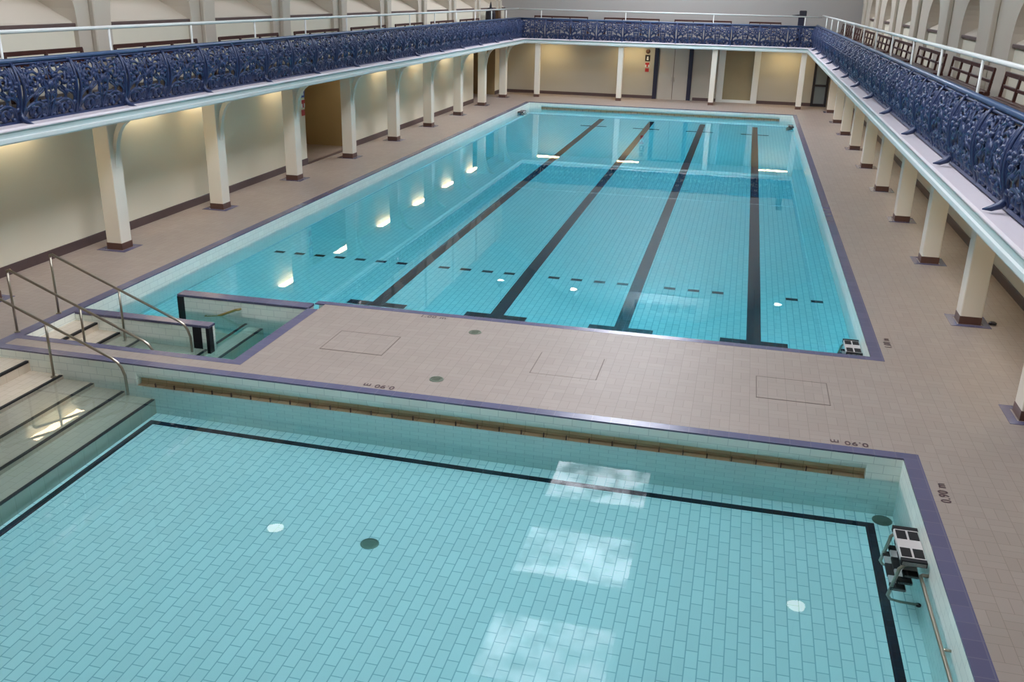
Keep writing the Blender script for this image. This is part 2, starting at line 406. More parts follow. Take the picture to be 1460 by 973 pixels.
# ------------------------------------------------------------------ pool ladders (steps of chequered treads hung on the wall)
def make_ladder(label):
    t = thing('pool_ladder', label, 'ladder', (0,0,0), 'pool ladders')
    W, D = .70, .25         # length along the wall (y), depth from wall (x to -)
    for k in range(4):
        x1 = -.015 - .05*k; x0 = x1-D if k == 0 else x1-D*.62; z = .0 - .17*k
        tr = MB().bbox(x0, x1, -W/2, W/2, z-.05, z, .008).build('tread', M['tread_white'], t); tr['label'] = 'white plastic tread'
        pads = [(-.5,-.41),(-.37,-.13),(.13,.37),(.41,.5)] if k == 0 else [(-.5,-.36),(-.16,.16),(.36,.5)]
        for a, c in pads:
            if k == 0:
                cols = [(x0+.012, (x0+x1)/2-.012), ((x0+x1)/2+.012, x1-.012)] if abs(a) < .40 and abs(c) < .40 else [(x0-.004, x1)]
            else: cols = [(x0-.004, x1-.01)]
            for xa, xb in cols:
                o = MB().box(xa, xb, a*W, c*W, z-.052, z+.006).build('grip_pad', M['rubber'], tr); o['label'] = 'black rubber pad'
    for y in (-W/2+.03, W/2-.03):
        MB().tube([(-.03,y,-.02),(-.22,y,-.06),(-.27,y,-.12),(-.33,y,-.72),(-.30,y,-.80),(-.2,y,-.83),(-.02,y,-.84)], .02, 8).build('stringer', M['metal'], t)
        MB().lathe([(.03,0),(.03,.03),(.02,.035)], (-.02,y,-.86), 10).build('buffer', M['rubber'], t)
    return t
lad = make_ladder('black and white pool ladder at the right wall of the near shallow pool')
lad.location = (2.32, 9.26, -.16)
dup(lad, (2.32,15.5,-.2), 0, 'black and white pool ladder in the near right corner of the main pool', 'pool ladders')
dup(lad, (2.32,44.9,-.2), 0, 'small dark pool ladder in the far right corner of the main pool', 'pool ladders')
dup(lad, (-10.56,45.2,-.2), PI, 'small dark pool ladder in the far left corner of the main pool', 'pool ladders')

# ------------------------------------------------------------------ deck fittings
def cover(x0, x1, y0, y1, label, sides='all'):
    t = thing('access_cover', label, 'cover', ((x0+x1)/2,(y0+y1)/2,0), 'deck access covers')
    a, c, h = (x1-x0)/2, (y1-y0)/2, .014
    MB().box(-a, a, -c, c, -.01, .003).build('lid', M['deck'], t)
    fr = MB()
    if sides == 'all': fr.box(-a-h, a+h, -c-h, -c, -.01, .0045); fr.box(-a-h, a+h, c, c+h, -.01, .0045)
    if sides == 'all':
        fr.box(-a-h, -a, -c, c, -.01, .0045); fr.box(a, a+h, -c, c, -.01, .0045); fr.build('frame', M['gap'], t)
    else:
        for x_ in (-a-h, a): MB().box(x_, x_+h, -c, c, -.01, .0045).build('edge_joint', M['gap'], t)
cover(-5.93,-4.94,12.37,13.19, 'tiled access cover beside the stairwell on the deck between the pools')
cover(.6,1.57,12.4,13.18, 'tiled access cover at the right end of the deck between the pools')
cover(-2.62,-1.66,12.35,13.2, 'faint tiled access cover in the middle of the deck between the pools', 'sides')
def drain(x, y, z, r, label, name='floor_drain'):
    t = thing(name, label, 'drain', (x,y,z), 'drains')
    MB().lathe([(r,0),(r,.006),(r*.82,.008),(r*.8,.004),(r*.45,.004)], (0,0,0), 24).build('rim', M['dark_metal'], t)
    g = MB()
    for k in range(-2,3): g.box(-r*.5, r*.5, k*r*.22-r*.05, k*r*.22+r*.05, 0, .007)
    g.build('grate', M['dark_metal'], t)
drain(-3.85,11.72,0,.105, 'round metal drain on the deck nearest the shallow pool')
drain(-3.86,13.77,0,.105, 'round metal drain on the deck nearest the main pool')
drain(-3.70,8.74,ZB,.11, 'round drain in the middle of the shallow pool floor')
drain(2.19,10.86,ZB,.12, 'round dark drain in the corner of the shallow pool floor')
MB_ = MB(); MB_.lathe([(.02,0),(.06,.01),(.07,.03),(.04,.05),(.01,.05)], (0,0,0), 10)
tag(MB_.build('scuff_lump', M['dark'], None, (4.57,16.8,0)), 'small dark lump on the deck beside a right column', 'debris')

def marking(txt, x, y, rz, label, size=.155):
    cu = bpy.data.curves.new('depth_marking', 'FONT'); cu.body = txt; cu.size = size; cu.align_x = 'CENTER'; cu.align_y = 'CENTER'
    cu.extrude = .0008; cu.offset = .0015; cu.space_character = 1.1; cu.materials.append(M['letter'])
    tmp = bpy.data.objects.new('tmp', cu); C.objects.link(tmp)
    me = bpy.data.meshes.new_from_object(tmp.evaluated_get(bpy.context.evaluated_depsgraph_get())); me.name = 'depth_marking'
    bpy.data.objects.remove(tmp)
    o = bpy.data.objects.new('depth_marking', me); C.objects.link(o); o.location = (x,y,.0045); o.rotation_euler = (0,0,rz)
    tag(o, label, 'lettering', 'depth markings')
marking('0.90 m', 1.72, 11.245, PI, 'dark 0.90 m lettering near the right end of the shallow pool edge')
marking('0.90 m', -4.54, 11.245, PI, 'dark 0.90 m lettering in the middle of the shallow pool edge')
marking('0.90 m', 2.65, 10.22, PI/2, 'dark 0.90 m lettering on the right deck beside the shallow pool')
marking('1.00 m', -4.74, 14.28, 0, 'faint 1.00 m lettering on the deck at the main pool edge')
marking('1.00 m', 2.66, 15.25, PI/2, 'faint 1.00 m lettering on the right deck beside the main pool corner')

# ------------------------------------------------------------------ hall walls
def wall_x(X, segs, name, mat, label, flip=False):
    w = MB()
    for y0,y1,z0,z1 in segs:
        q = [(X,y0,z0),(X,y1,z0),(X,y1,z1),(X,y0,z1)]
        if flip: q.reverse()
        w.quad(*q)
    struct(w.build(name, mat), label)
WT = 7.6
wall_x(XL, [(YB,27.1,0,4.42),(30.8,46.0,0,4.42),(50.2,YF,0,4.42),(27.1,30.8,2.75,4.42),(46.0,50.2,2.75,4.42)], 'wall_left', M['wall_cream'], 'cream left side wall')
wall_x(XR, [(YB,YF,0,4.42)], 'wall_right', M['wall_cream'], 'cream right side wall', True)
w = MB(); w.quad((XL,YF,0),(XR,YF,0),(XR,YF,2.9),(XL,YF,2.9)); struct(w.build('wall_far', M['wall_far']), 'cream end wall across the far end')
w = MB(); w.quad((XL-1,YF,2.9),(XR+1,YF,2.9),(XR+1,YF,13.5),(XL-1,YF,13.5)); struct(w.build('wall_far_upper', plain('grey_far_upper_paint', (164, 159, 153), .7, 0, .02, 1)), 'plain grey upper wall above the far gallery')
w = MB(); w.quad((XL-1,YB,0),(XR+1,YB,0),(XR+1,YB,13.5),(XL-1,YB,13.5)); struct(w.build('wall_near', M['wall_upper']))
# alcoves in the left wall
def alcove(y0, y1, d, n):
    a = MB(); x = XL-d
    a.quad((XL,y0,0),(x,y0,0),(x,y0,2.75),(XL,y0,2.75)); a.quad((x,y0,0),(x,y1,0),(x,y1,2.75),(x,y0,2.75)); a.quad((x,y1,0),(XL,y1,0),(XL,y1,2.75),(x,y1,2.75)); a.quad((XL,y0,2.75),(x,y0,2.75),(x,y1,2.75),(XL,y1,2.75))
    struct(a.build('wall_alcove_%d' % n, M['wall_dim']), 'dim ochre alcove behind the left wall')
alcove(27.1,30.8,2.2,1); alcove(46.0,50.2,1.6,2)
# skirtings
for n, segs in (('left', [(YB,27.1),(30.8,46.0),(50.2,YF)]),):
    s = MB()
    for a, c in segs: s.bbox(XL, XL+.025, a, c, 0, .19, .006)
    struct(s.build('baseboard_left', M['skirting']))
struct(MB().bbox(XR-.025, XR, YB, YF, 0, .19, .006).build('baseboard_right', M['skirting']))
s = MB(); s.bbox(XL, -4.75, YF-.025, YF, 0, .16, .006); s.bbox(-2.7, -1.45, YF-.025, YF, 0, .16, .006); s.bbox(.55, 3.35, YF-.025, YF, 0, .16, .006)
struct(s.build('baseboard_far', M['skirting']))
struct(MB().box(XL-.1, XL+.06, 27.1, 30.8, -.01, .012).build('trim_20', M['skirting']), 'dark threshold strip of the alcove')
# far wall doors and panels
t = struct(MB().box(-4.55,-3.02,YF-.06,YF-.01,0,2.62).build('door_1', M['door_grey']), 'pale grey double door')
MB().box(-3.80,-3.77,YF-.065,YF-.055,0,2.6).build('door_seam', M['gap'], t)
for x in (-4.72,-2.92): MB().bbox(x-.11,x+.11,YF-.12,YF-.005,0,2.68,.01).build('door_post', M['navy'], t)
MB().box(-4.6,-3.0,YF-.1,YF-.005,2.62,2.70).build('door_head', M['navy'], t)
for x in (-3.86,-3.71): MB().tube([(x,YF-.06,.95),(x,YF-.12,.95),(x,YF-.12,1.2),(x,YF-.06,1.2)], .012, 8).build('door_handle', M['metal'], t)
t = struct(MB().box(-1.15,.30,YF-.03,YF-.005,.12,2.68).build('door_2', M['panel_olive']), 'olive boarded opening in a white frame')
fr = MB(); fr.bbox(-1.48,-1.15,YF-.16,YF,0,2.68,.01); fr.bbox(.30,.62,YF-.16,YF,0,2.68,.01); fr.bbox(-1.15,.30,YF-.1,YF,0,.14,.01)
fr.build('door_frame', M['white'], t)
t = struct(MB().box(3.46,4.0,YF-.05,YF-.005,.12,2.1).build('door_3', M['glass_dark']), 'dark glazed door in the far right corner')
fr = MB()
for a in ((3.34,3.46,0,2.3),(4.0,4.12,0,2.3),(3.46,4.0,2.1,2.3),(3.46,4.0,0,.14),(3.46,4.0,1.0,1.1),(4.3,5.33,0,2.5)): fr.bbox(a[0],a[1],YF-.09,YF,a[2],a[3],.008)
fr.build('door_frame', M['dark'], t)
t = struct(MB().box(XL-1.56,XL-1.5,46.5,49.6,0,2.3).build('door_4', M['brown']), 'brown door inside the far left alcove')
MB().box(XL-1.5,XL-1.48,48.0,48.06,0,2.3).build('door_seam', M['dark'], t)

# notices and small wall things
def notice(loc, rz, label, top, fig, small):
    t = thing('safety_notice', label, 'sign', loc, None, rz)     # plates face local -y
    MB().bbox(-.13,.13,-.02,0,.30,.62,.01).build('top_plate', top, t)
    g = MB(); g.lathe([(.045,0),(.045,.008)], (0,0,0), 14); o = g.build('pictogram', fig, t, (0,-.021,.50)); o.rotation_euler = (PI/2,0,0)
    MB().box(-.05,.05,-.026,-.019,.36,.45).build('pictogram', fig, t)
    MB().bbox(-.12,.12,-.02,0,.0,.24,.01).build('white_plate', M['sign_white'], t)
    if small: 
        MB().box(-.11,.11,-.026,-.019,.12,.23).build('red_symbol', M['sign_red'], t); MB().box(-.04,.04,-.026,-.019,-.0,.12).build('red_symbol', M['sign_red'], t)
    MB().bbox(-.10,.10,-.02,0,-.24,-.06,.01).build('red_plate', M['sign_red'], t)
notice((-13.08,26.93,1.75), PI/2, 'blue and red safety notices on the left wall beside the alcove', M['sign_blue'], M['sign_white'], True)
notice((-5.2,YF-.005,1.62), 0, 'black and red safety notices on the far wall beside the grey double door', M['sign_black'], M['sign_white'], True)
t = thing('wall_bell', 'small dark round bell on the far wall above the notices', 'bell', (-5.2,YF,2.42))
o = MB().lathe([(.12,0),(.12,.03),(.09,.07),(.03,.08)], (0,0,0), 18).build('dome', M['plinth'], t); o.rotation_euler = (PI/2,0,0)
t = thing('hanging_strap', 'long dark brown strap hanging on the alcove back wall', 'strap', (XL-2.17,29.0,2.65))
MB().bbox(-.0,.05,-.13,.13,-1.55,-.0,.01).build('strap_body', M['brown'], t); MB().bbox(-.0,.06,-.14,.14,-1.62,-1.5,.01).build('strap_end', M['dark'], t)

# ------------------------------------------------------------------ upper walls, window recesses and ribs
win_n = [0]
def upper(X, s, cents, name, bay, pwf, bb):
    """X wall plane, s=+1 hall lies towards +x"""
    w = MB(); dx = -s; Z0 = 4.42; pw = bay*pwf; a = bay/2-pw; n = 20
    w.strip([(X,Z0),(X+dx*.03,4.46),(X+dx*.75,4.86),(X+dx*.75,WT)], 'Y', YB, YF)
    struct(w.build('wall_%s_upper' % name, M['wall_upper']), 'cream window recesses with sloping sills along the %s side' % name)
    si = MB(); si.bbox(min(X-s*.02,X+s*.06), max(X-s*.02,X+s*.06), YB, YF, 4.36, 4.43, .01)
    struct(si.build('trim_%d' % (21 if s > 0 else 22), M['sill_wood']), 'dark wooden sill strip of the %s windows' % name)
    XA = X+s*.10
    for c in cents:                       # one arched bay: half piers and the wall over the opening
        m = MB(); yc = c+bay/2
        cur = [(yc-a*math.cos(PI*k/n), Z0+.05+bb*math.sin(PI*k/n)) for k in range(n+1)]
        m.quad((XA,c,GFL),(XA,cur[0][0],GFL),(XA,cur[0][0],WT),(XA,c,WT)); m.quad((XA,cur[n][0],GFL),(XA,c+bay,GFL),(XA,c+bay,WT),(XA,cur[n][0],WT))
        for k in range(n):
            (y0,z0),(y1,z1) = cur[k],cur[k+1]
            m.quad((XA,y0,z0),(XA,y1,z1),(XA,y1,WT),(XA,y0,WT)); m.quad((XA,y0,z0),(XA,y1,z1),(X+dx*.75,y1,z1),(X+dx*.75,y0,z0))
        for y in (cur[0][0], cur[n][0]): m.quad((XA,y,GFL),(XA,y,Z0+.05),(X+dx*.75,y,Z0+.05),(X+dx*.75,y,GFL))
        ar = struct(m.build('arcade_bay', M['wall_upper']), 'cream arched bay above the %s gallery' % name)
        p = MB(); p.bbox(min(XA,XA+s*.12), max(XA,XA+s*.12), c-.14, c+.14, GFL, WT, .02); p.build('pilaster', M['wall_upper'], ar)
    for c in cents:
        y = c+bay/2; win_n[0] += 1
        g = MB(); x = X+dx*.72; g.box(min(x,x-s*.02), max(x,x-s*.02), y-a*.75, y+a*.75, 4.98, 7.2)
        wo = struct(g.build('window_%d' % win_n[0], M['window']), 'daylit window above the %s gallery' % name)
        fr = MB()
        for yy in (-.27,-.09,.09,.27): fr.box(min(x,x+s*.05), max(x,x+s*.05), y+a*yy/.36-.035, y+a*yy/.36+.035, 4.95, 7.25)
        for zz in (4.95,5.9,7.2): fr.box(min(x,x+s*.05), max(x,x+s*.05), y-a*.78, y+a*.78, zz-.03, zz+.03)
        fr.build('window_frame', M['white'], wo)
centL = [17.5+4.12*k for k in range(-5,9)]
centR = [23.75+5.25*k for k in range(-5,6)]
upper(XL, 1, centL, 'left', 4.12, .13, 1.5); upper(XR, -1, centR, 'right', 5.25, .31, .95)
# roof with ridge skylights
r = MB(); r.strip([(XL-.8,WT),(-9.5,10.6),(-5.9,12.0),(-1.9,12.0),(1.7,10.6),(XR+.8,WT)], 'Y', YB, YF)
struct(r.build('ceiling', M['ceiling']), 'pale vaulted ceiling')
for k in range(-4,5):
    yc = 26.8+5.1*k
    if not YB+2 < yc < YF-2: continue
    win_n[0] += 1
    wo = struct(MB().box(-5.75,-2.05,yc-1.45,yc+1.45,11.93,11.97).build('window_%d' % win_n[0], M['skylight'] if 18 < yc < 34 else M['skylight_near_boost'] if yc < 18 else M['skylight_far_boost']), 'roof skylight')
    fr = MB()
    for y in (-1.5,1.5): fr.box(-5.85,-1.95,yc+y-.05,yc+y+.05,11.88,12.0)
    for x in (-5.8,-2.0): fr.box(x-.05,x+.05,yc-1.5,yc+1.5,11.88,12.0)
    fr.build('window_frame', M['white'], wo)
# gable with four openings
g = MB(); g.box(-5.6,-.7,YF-.12,YF-.01,10.3,12.0)
ga = struct(g.build('trim_23', M['white']), 'white gable panel')
for k in range(4):
    MB().box(-4.95+k*.95,-4.3+k*.95,YF-.14,YF-.11,10.75,11.3).build('opening', M['glass_dark'], ga)

# ------------------------------------------------------------------ galleries
def gallery_mesh():
    prof = lambda o: [(o,2.72),(o-.0,2.80),(o-.05,2.83),(o-.06,2.90),(o-.01,2.93),(o-.01,2.96)]
    return prof
def gallery(name, ax, edge, back, a0, a1, s, label):
    """ax 'Y': runs along y with edge at x=edge; s = direction from back to edge"""
    g = MB()
    P = lambda d, z: (edge - s*d, z)
    body = [P(.02,2.72),P(.02,2.955),P(.45,2.955),P(.45,GFL),(back,GFL),(back,2.72)]
    g.prism(body, ax, a0, a1)
    ob = struct(g.build(name, M['ledge']), label)
    fl = MB(); a_, b_ = sorted((edge-s*.46, back)); c_ = (a_,b_,a0,a1) if ax == 'Y' else (a0,a1,a_,b_)
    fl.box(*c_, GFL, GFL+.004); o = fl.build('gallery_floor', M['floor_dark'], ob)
    lip = MB(); lip.prism([P(-.03,2.715),P(-.045,2.74),P(-.045,2.80),P(-.02,2.815),P(.03,2.815),P(.03,2.715)], ax, a0, a1); lip.build('lip_moulding', M['fascia'], ob)
    bd = MB(); bd.prism([P(-.015,2.815),P(-.005,2.84),P(-.0,2.88),P(-.02,2.91),P(.03,2.91),P(.03,2.815)], ax, a0, a1); bd.build('fascia_band', M['fascia_band'], ob)
    tp = MB(); tp.prism([P(-.03,2.91),P(-.035,2.93),P(-.02,2.962),P(.44,2.962),P(.44,2.91)], ax, a0, a1); tp.build('ledge', M['ledge'], ob)
    return ob
gallery('gallery_left', 'Y', GXL, XL, YB+.2, YF, 1, 'white edged viewing gallery along the left side')
gallery('gallery_right', 'Y', GXR, XR, YB+.2, YF, -1, 'white edged viewing gallery along the right side')
gallery('gallery_far', 'X', GYF, YF, GXL-.02, GXR+.02, -1, 'white edged viewing gallery across the far end')
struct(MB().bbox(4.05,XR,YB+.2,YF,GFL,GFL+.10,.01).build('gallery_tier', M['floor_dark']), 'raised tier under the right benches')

# ------------------------------------------------------------------ balustrades
PH = .97; PW = 1.365
def bulge(v): return .15*math.sin(PI*min(1,max(0,1-v))**.85) + .03
def arc(cx, cy, r, a0, a1, n=14): return [(cx+r*math.cos(a0+(a1-a0)*k/n), cy+r*math.sin(a0+(a1-a0)*k/n)) for k in range(n+1)]
def spiral(cx, cy, r0, r1, a0, turns, n=26): return [(cx+(r0+(r1-r0)*k/n)*math.cos(a0+2*PI*turns*k/n), cy+(r0+(r1-r0)*k/n)*math.sin(a0+2*PI*turns*k/n)) for k in range(n+1)]
def bez(p0, p1, p2, p3, n=14):
    out = []
    for k in range(n+1):
        t = k/n; u = 1-t
        out.append((u**3*p0[0]+3*u*u*t*p1[0]+3*u*t*t*p2[0]+t**3*p3[0], u**3*p0[1]+3*u*u*t*p1[1]+3*u*t*t*p2[1]+t**3*p3[1]))
    return out
def tracery():
    """half strokes on u in 0..PW/2, mirrored; (points, radius)"""
    h = PW/2; S = []
    S += [(arc(.34,.04,.285,0,PI,16),.021), (spiral(.34,.19,.19,.03,PI*1.5,1.9),.017), (arc(.34,.06,.235,.1,PI-.1,12),.012)]
    S += [(bez((.06,.0),(.02,.3),(.10,.5),(.06,.93)),.020), (bez((.06,.30),(.15,.5),(.30,.42),(.42,.58)),.019)]
    S += [(bez((.10,.93),(.14,.7),(.30,.95),(.44,.80)),.018), (spiral(.33,.70,.15,.025,PI*.2,1.6),.017)]
    S += [(bez((.62,.0),(.66,.3),(.50,.5),(.56,.90)),.020), (spiral(.545,.62,.10,.02,-PI*.5,1.5),.015)]
    S += [(bez((.42,.36),(.50,.30),(.60,.40),(.66,.30)),.016), (bez((.16,.42),(.20,.62),(.14,.74),(.20,.90)),.017)]
    S += [(spiral(.20,.55,.085,.02,PI,1.4),.014), (arc(.47,.87,.075,0,2*PI,12),.014), (bez((.30,.34),(.36,.50),(.46,.46),(.50,.54)),.016)]
    S += [(spiral(.12,.80,.07,.02,PI*.5,1.3),.013), (spiral(.60,.83,.075,.015,PI,1.3),.013), (bez((.05,.10),(.12,.24),(.04,.40),(.14,.46)),.016)]
    S += [(spiral(.60,.42,.07,.015,0,1.3),.013), (spiral(.60,.14,.075,.015,PI*.5,1.4),.014), (bez((.34,.33),(.33,.44),(.24,.44),(.27,.54)),.015)]
    S += [(spiral(.46,.70,.08,.02,0,1.3),.013), (bez((.20,.90),(.30,.80),(.24,.66),(.40,.60)),.016), (bez((.50,.02),(.60,.10),(.52,.22),(.64,.26)),.015), (bez((.06,.55),(.12,.62),(.10,.74),(.16,.94)),.014), (bez((.40,.50),(.46,.62),(.60,.52),(.66,.62)),.014), (bez((.26,.93),(.36,.86),(.50,.98),(.66,.90)),.015)]
    L = [((.24,.10),(.30,.26)),((.44,.10),(.40,.26)),((.34,.05),(.34,.16)),((.28,.40),(.36,.52)),((.42,.64),(.48,.76)),((.22,.80),(.30,.90)),((.52,.24),(.60,.30)),((.08,.58),(.15,.66)),((.40,.90),(.48,.95)),((.64,.52),(.68,.70)),((.10,.18),(.06,.30)),((.24,.64),(.18,.74))]
    return S, L
def panel_mesh():
    m = MB(); S, L = tracery(); L = L+[((.14,.04),(.10,.12)),((.58,.04),(.54,.12)),((.18,.50),(.26,.58)),((.36,.58),(.30,.66)),((.52,.72),(.60,.78)),((.28,.22),(.22,.30)),((.46,.20),(.52,.30)),((.62,.92),(.56,.98)),((.04,.72),(.10,.64))]
    def to3(p, mir):
        u = PW-p[0] if mir else p[0]
        v = max(0, min(1, p[1])); return (u, -bulge(v), v*PH)      # local: u along x, outwards is -y, z up
    for mir in (0,1):
        for pts, r in S: m.tube([to3(p,mir) for p in pts], r*1.32, 6, cap=False)
        for a, c in L:
            k = 5; rr = [.010,.040,.052,.038,.010]
            m.tube([to3((a[0]+(c[0]-a[0])*i/(k-1), a[1]+(c[1]-a[1])*i/(k-1)),mir) for i in range(k)], rr, 6)
    m.tube([to3((u,.015),0) for u in (0,PW*.5,PW)], .025, 6); m.tube([to3((u,.975),0) for u in (0,PW*.5,PW)], .02, 6)
    m.tube([to3((PW/2,v/10),0) for v in range(11)], .016, 6)
    return m
def post_mesh(tail=True):
    m = MB()
    for s in (-1,1):
        pts = []
        for k in range(17):
            v = 1-k/16; w = .045*math.sin(PI*(k/16))**1.2 if k < 16 else 0
            pts.append((s*(.012+w), -bulge(v)-.03, v*PH))
        m.tube(pts, .022, 6)
    if tail: m.tube([(0,-.09,.24),(0,-.11,.13),(0,-.16,.06),(0,-.25,.02),(0,-.34,.006)], [.03,.045,.05,.036,.008], 6)
    m.lathe([(.03,-.04),(.045,-.02),(.045,.02),(.03,.04)], (0,-.03,PH-.02), 10)
    return m
def balustrade(name, loc, rz, L, label, n=None):
    t = thing(name, label, 'railing', loc, None, rz)
    n = n or max(1, round(L/PW)); step = L/n
    o = MB().tube([(0,0,PH+.03),(L*.25,0,PH+.03),(L*.5,0,PH+.03),(L*.75,0,PH+.03),(L,0,PH+.03)], .045, 10).build('top_rail', M['blue_rail'], t); o['label'] = 'plain blue top rail'
    MB().box(0, L, -.09, .02, 0, .05).build('base_rail', M['blue_iron'], t)
    p = None
    for k in range(n):
        if p is None: p = panel_mesh().build('scroll_panel', M['blue_iron'], t); p.scale = (step/PW,1,1)
        else: q = p.copy(); C.objects.link(q); q.parent = t; q.location = (k*step,0,0)
    pr = [post_mesh(True).build('scroll_post', M['blue_iron'], t), post_mesh(False).build('scroll_post', M['blue_iron'], t)]
    pr[1].location = (step,0,0)
    for k in range(2, n+1):
        q = pr[k%2].copy(); C.objects.link(q); q.parent = t; q.location = (k*step,0,0)
    return t
BZ = 3.0; BXL, BXR, BYF = -11.78, 3.10, 50.28
# local -y must point to the pool: left side run heads -y ; right side run heads +y
bl = balustrade('balustrade', (BXL,7.87,BZ-.05), PI/2, BYF-7.87, 'dark blue scrollwork cast iron balustrade along the left gallery', 30)
br = balustrade('balustrade', (BXR,BYF,BZ), -PI/2, 43.65, 'dark blue scrollwork cast iron balustrade along the right gallery', 27)
bf = balustrade('balustrade', (BXL,BYF,BZ-.07), 0, BXR-BXL, 'dark blue scrollwork cast iron balustrade across the far gallery')

# white guard rails above the balustrades
def guard(loc, rz, L, zr, z0, first, pitch, label):
    t = thing('guard_rail', label, 'railing', loc, 'white guard rails', rz)
    o = MB().tube([(0,0,zr),(L*.5,0,zr),(L,0,zr)], .035, 10).build('rail', M['white'], t)
    p = None; x = first
    while x < L:
        if p is None: p = MB().tube([(0,0,z0),(0,0,zr)], .022, 8).build('post', M['white'], t); p.location = (x,0,0)
        else: q = p.copy(); C.objects.link(q); q.parent = t; q.location = (x,0,0)
        x += pitch
guard((-11.9,7.9,0), PI/2, BYF-7.9, 4.40, GFL, 2.83, 2.84, 'white tubular guard rail above the left balustrade')
guard((3.3,6.6,0), PI/2, BYF-6.6, 4.465, GFL, 2.3, 3.2, 'white tubular guard rail above the right balustrade')
guard((-11.9,BYF+.1,0), 0, 15.2, 4.39, GFL, 1.2, 4.4, 'white tubular guard rail above the far balustrade')

# ------------------------------------------------------------------ columns
def make_column(w, ztop, slab=True):
    t = thing('column', 'x', 'column', (0,0,0), 'poolside columns'); a = w/2
    MB().bbox(-a, a, -a, a, .13, ztop, .012).build('shaft', M['column'], t)
    MB().bbox(-a-.006, a+.006, -a-.006, a+.006, 0, .14, .004).build('plinth', M['plinth'], t)
    if slab:
        s = MB(); o, i = .325, .21
        for r in ((-o,o,-o,-i),(-o,o,i,o),(-o,-i,-i,i),(i,o,-i,i)): s.box(*r, -.02, .006)
        k = s.build('floor_border', M['purple'], t); k['label'] = 'square border of purple floor tiles'
        # curved cantilever bracket towards local +x
        pts = [(a-.01,1.62),(a+.02,1.95),(a+.08,2.2),(a+.2,2.42),(a+.38,2.69),(a+.62,2.68),(a+.80,2.72)]
        inn = [(a+.80,2.72),(a-.01,2.72)] if False else [(a+.80,2.64),(a+.60,2.60),(a+.36,2.50),(a+.16,2.34),(a+.04,2.12),(a-.01,1.9)]
        b = MB(); q = list(zip(pts, pts[1:]))
        outer = [(a-.01,1.60),(a+.045,1.95),(a+.095,2.20),(a+.17,2.40),(a+.27,2.54),(a+.39,2.63),(a+.52,2.67),(a+.52,2.72)]
        inner = [(a+.36,2.72),(a+.23,2.64),(a+.12,2.51),(a+.045,2.34),(a+.0,2.12),(a-.01,2.02)]
        b.prism(outer+inner, 'Y', -.06, .06); b.build('curved_bracket', M['column'], t)
    return t
colL = make_column(.35, 2.73); colL.location = (-12.40, 12.84, 0); colL['label'] = 'cream column cut by the left picture edge behind the handrails'
for k in range(1,10):
    lab = {1:'large cream column on the left deck, first one beyond the handrails', 4:'cream column on the left deck standing in front of the dim alcove', 9:'last cream column of the left row, in the far left corner'}.get(k,
          '%s cream column of the left row, counted from the handrails' % ORD[k-1])
    dup(colL, (-12.40+.02*(k%2), 12.8+4.075*k-.30, 0), 0, lab, 'poolside columns')
for k in range(0,10):
    lab = {0:'cream column at the right picture edge, nearest of the right row', 9:'last cream column of the right row, in the far right corner'}.get(k,
          '%s cream column of the right row, counted from the right picture edge' % ORD[k])
    dup(colL, (4.18, 12.45+4.075*k+.33, 0), PI, lab, 'poolside columns')
colF = make_column(.26, 2.73, False); colF.location = (-10.78,50.2,0); colF['label'] = 'slim column under the far gallery at its left end'; colF['group'] = 'slim far columns'
for x, lab in ((-6.4,'slim column under the far gallery left of the grey double door'),(-1.66,'slim column under the far gallery right of the grey double door'),(2.66,'slim column under the far gallery at its right end')):
    dup(colF, (x,50.2,0), 0, lab, 'slim far columns')

# ------------------------------------------------------------------ benches
def make_bench(nb, bw, dark=False):
    L = nb*bw; t = thing('bench', 'x', 'bench', (0,0,0), 'gallery benches')    # sits along +x, faces local -y, back at y=0
    s = MB()
    for y in (-.42,-.30,-.18,-.06): s.bbox(0, L, y-.05, y+.05, .41, .445, .006)
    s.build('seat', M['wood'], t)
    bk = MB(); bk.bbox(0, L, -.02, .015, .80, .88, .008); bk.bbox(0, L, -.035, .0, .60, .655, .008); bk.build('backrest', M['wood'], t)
    for k in range(nb+1):
        x = min(max(k*bw, .03), L-.03)
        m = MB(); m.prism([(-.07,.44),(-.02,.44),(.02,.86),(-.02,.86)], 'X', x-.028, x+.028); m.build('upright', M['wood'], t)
        if k in (0, nb) or nb == 3 and False or k == nb//2:
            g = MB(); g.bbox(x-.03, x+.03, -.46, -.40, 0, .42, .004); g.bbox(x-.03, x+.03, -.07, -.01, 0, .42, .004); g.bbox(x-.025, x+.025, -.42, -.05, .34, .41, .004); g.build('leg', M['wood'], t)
    return t
b3 = make_bench(3, 1.035)
# left: benches face +x  -> rotate so that local -y -> +x : rz = +90 deg ; local x -> +y
for k in range(-1,7):
    y0 = 17.44+4.08*k
    lab = 'dark red bench on the left gallery, %s from the left picture edge' % ORD[k+1] if k > -1 else 'dark red bench on the left gallery, cut by the left picture edge'
    if k == -1: b3.location = (-12.58,y0,GFL+.02); b3.rotation_euler = (0,0,PI/2); b3['label'] = lab
    else: dup(b3, (-12.58,y0,GFL+.02), PI/2, lab, 'gallery benches')
b4 = make_bench(4, .98)
for k in range(0,8):
    yfar = 18.57-0*4.7+4.76*k
    lab = 'dark red slatted bench on the right gallery, cut by the right picture edge' if k == 0 else '%s dark red slatted bench on the right gallery from the right edge' % ORD[k]
    loc = (4.42,yfar,GFL+.10)
    if k == 0: b4.location = loc; b4.rotation_euler = (0,0,-PI/2); b4['label'] = lab
    else: dup(b4, loc, -PI/2, lab, 'gallery benches')
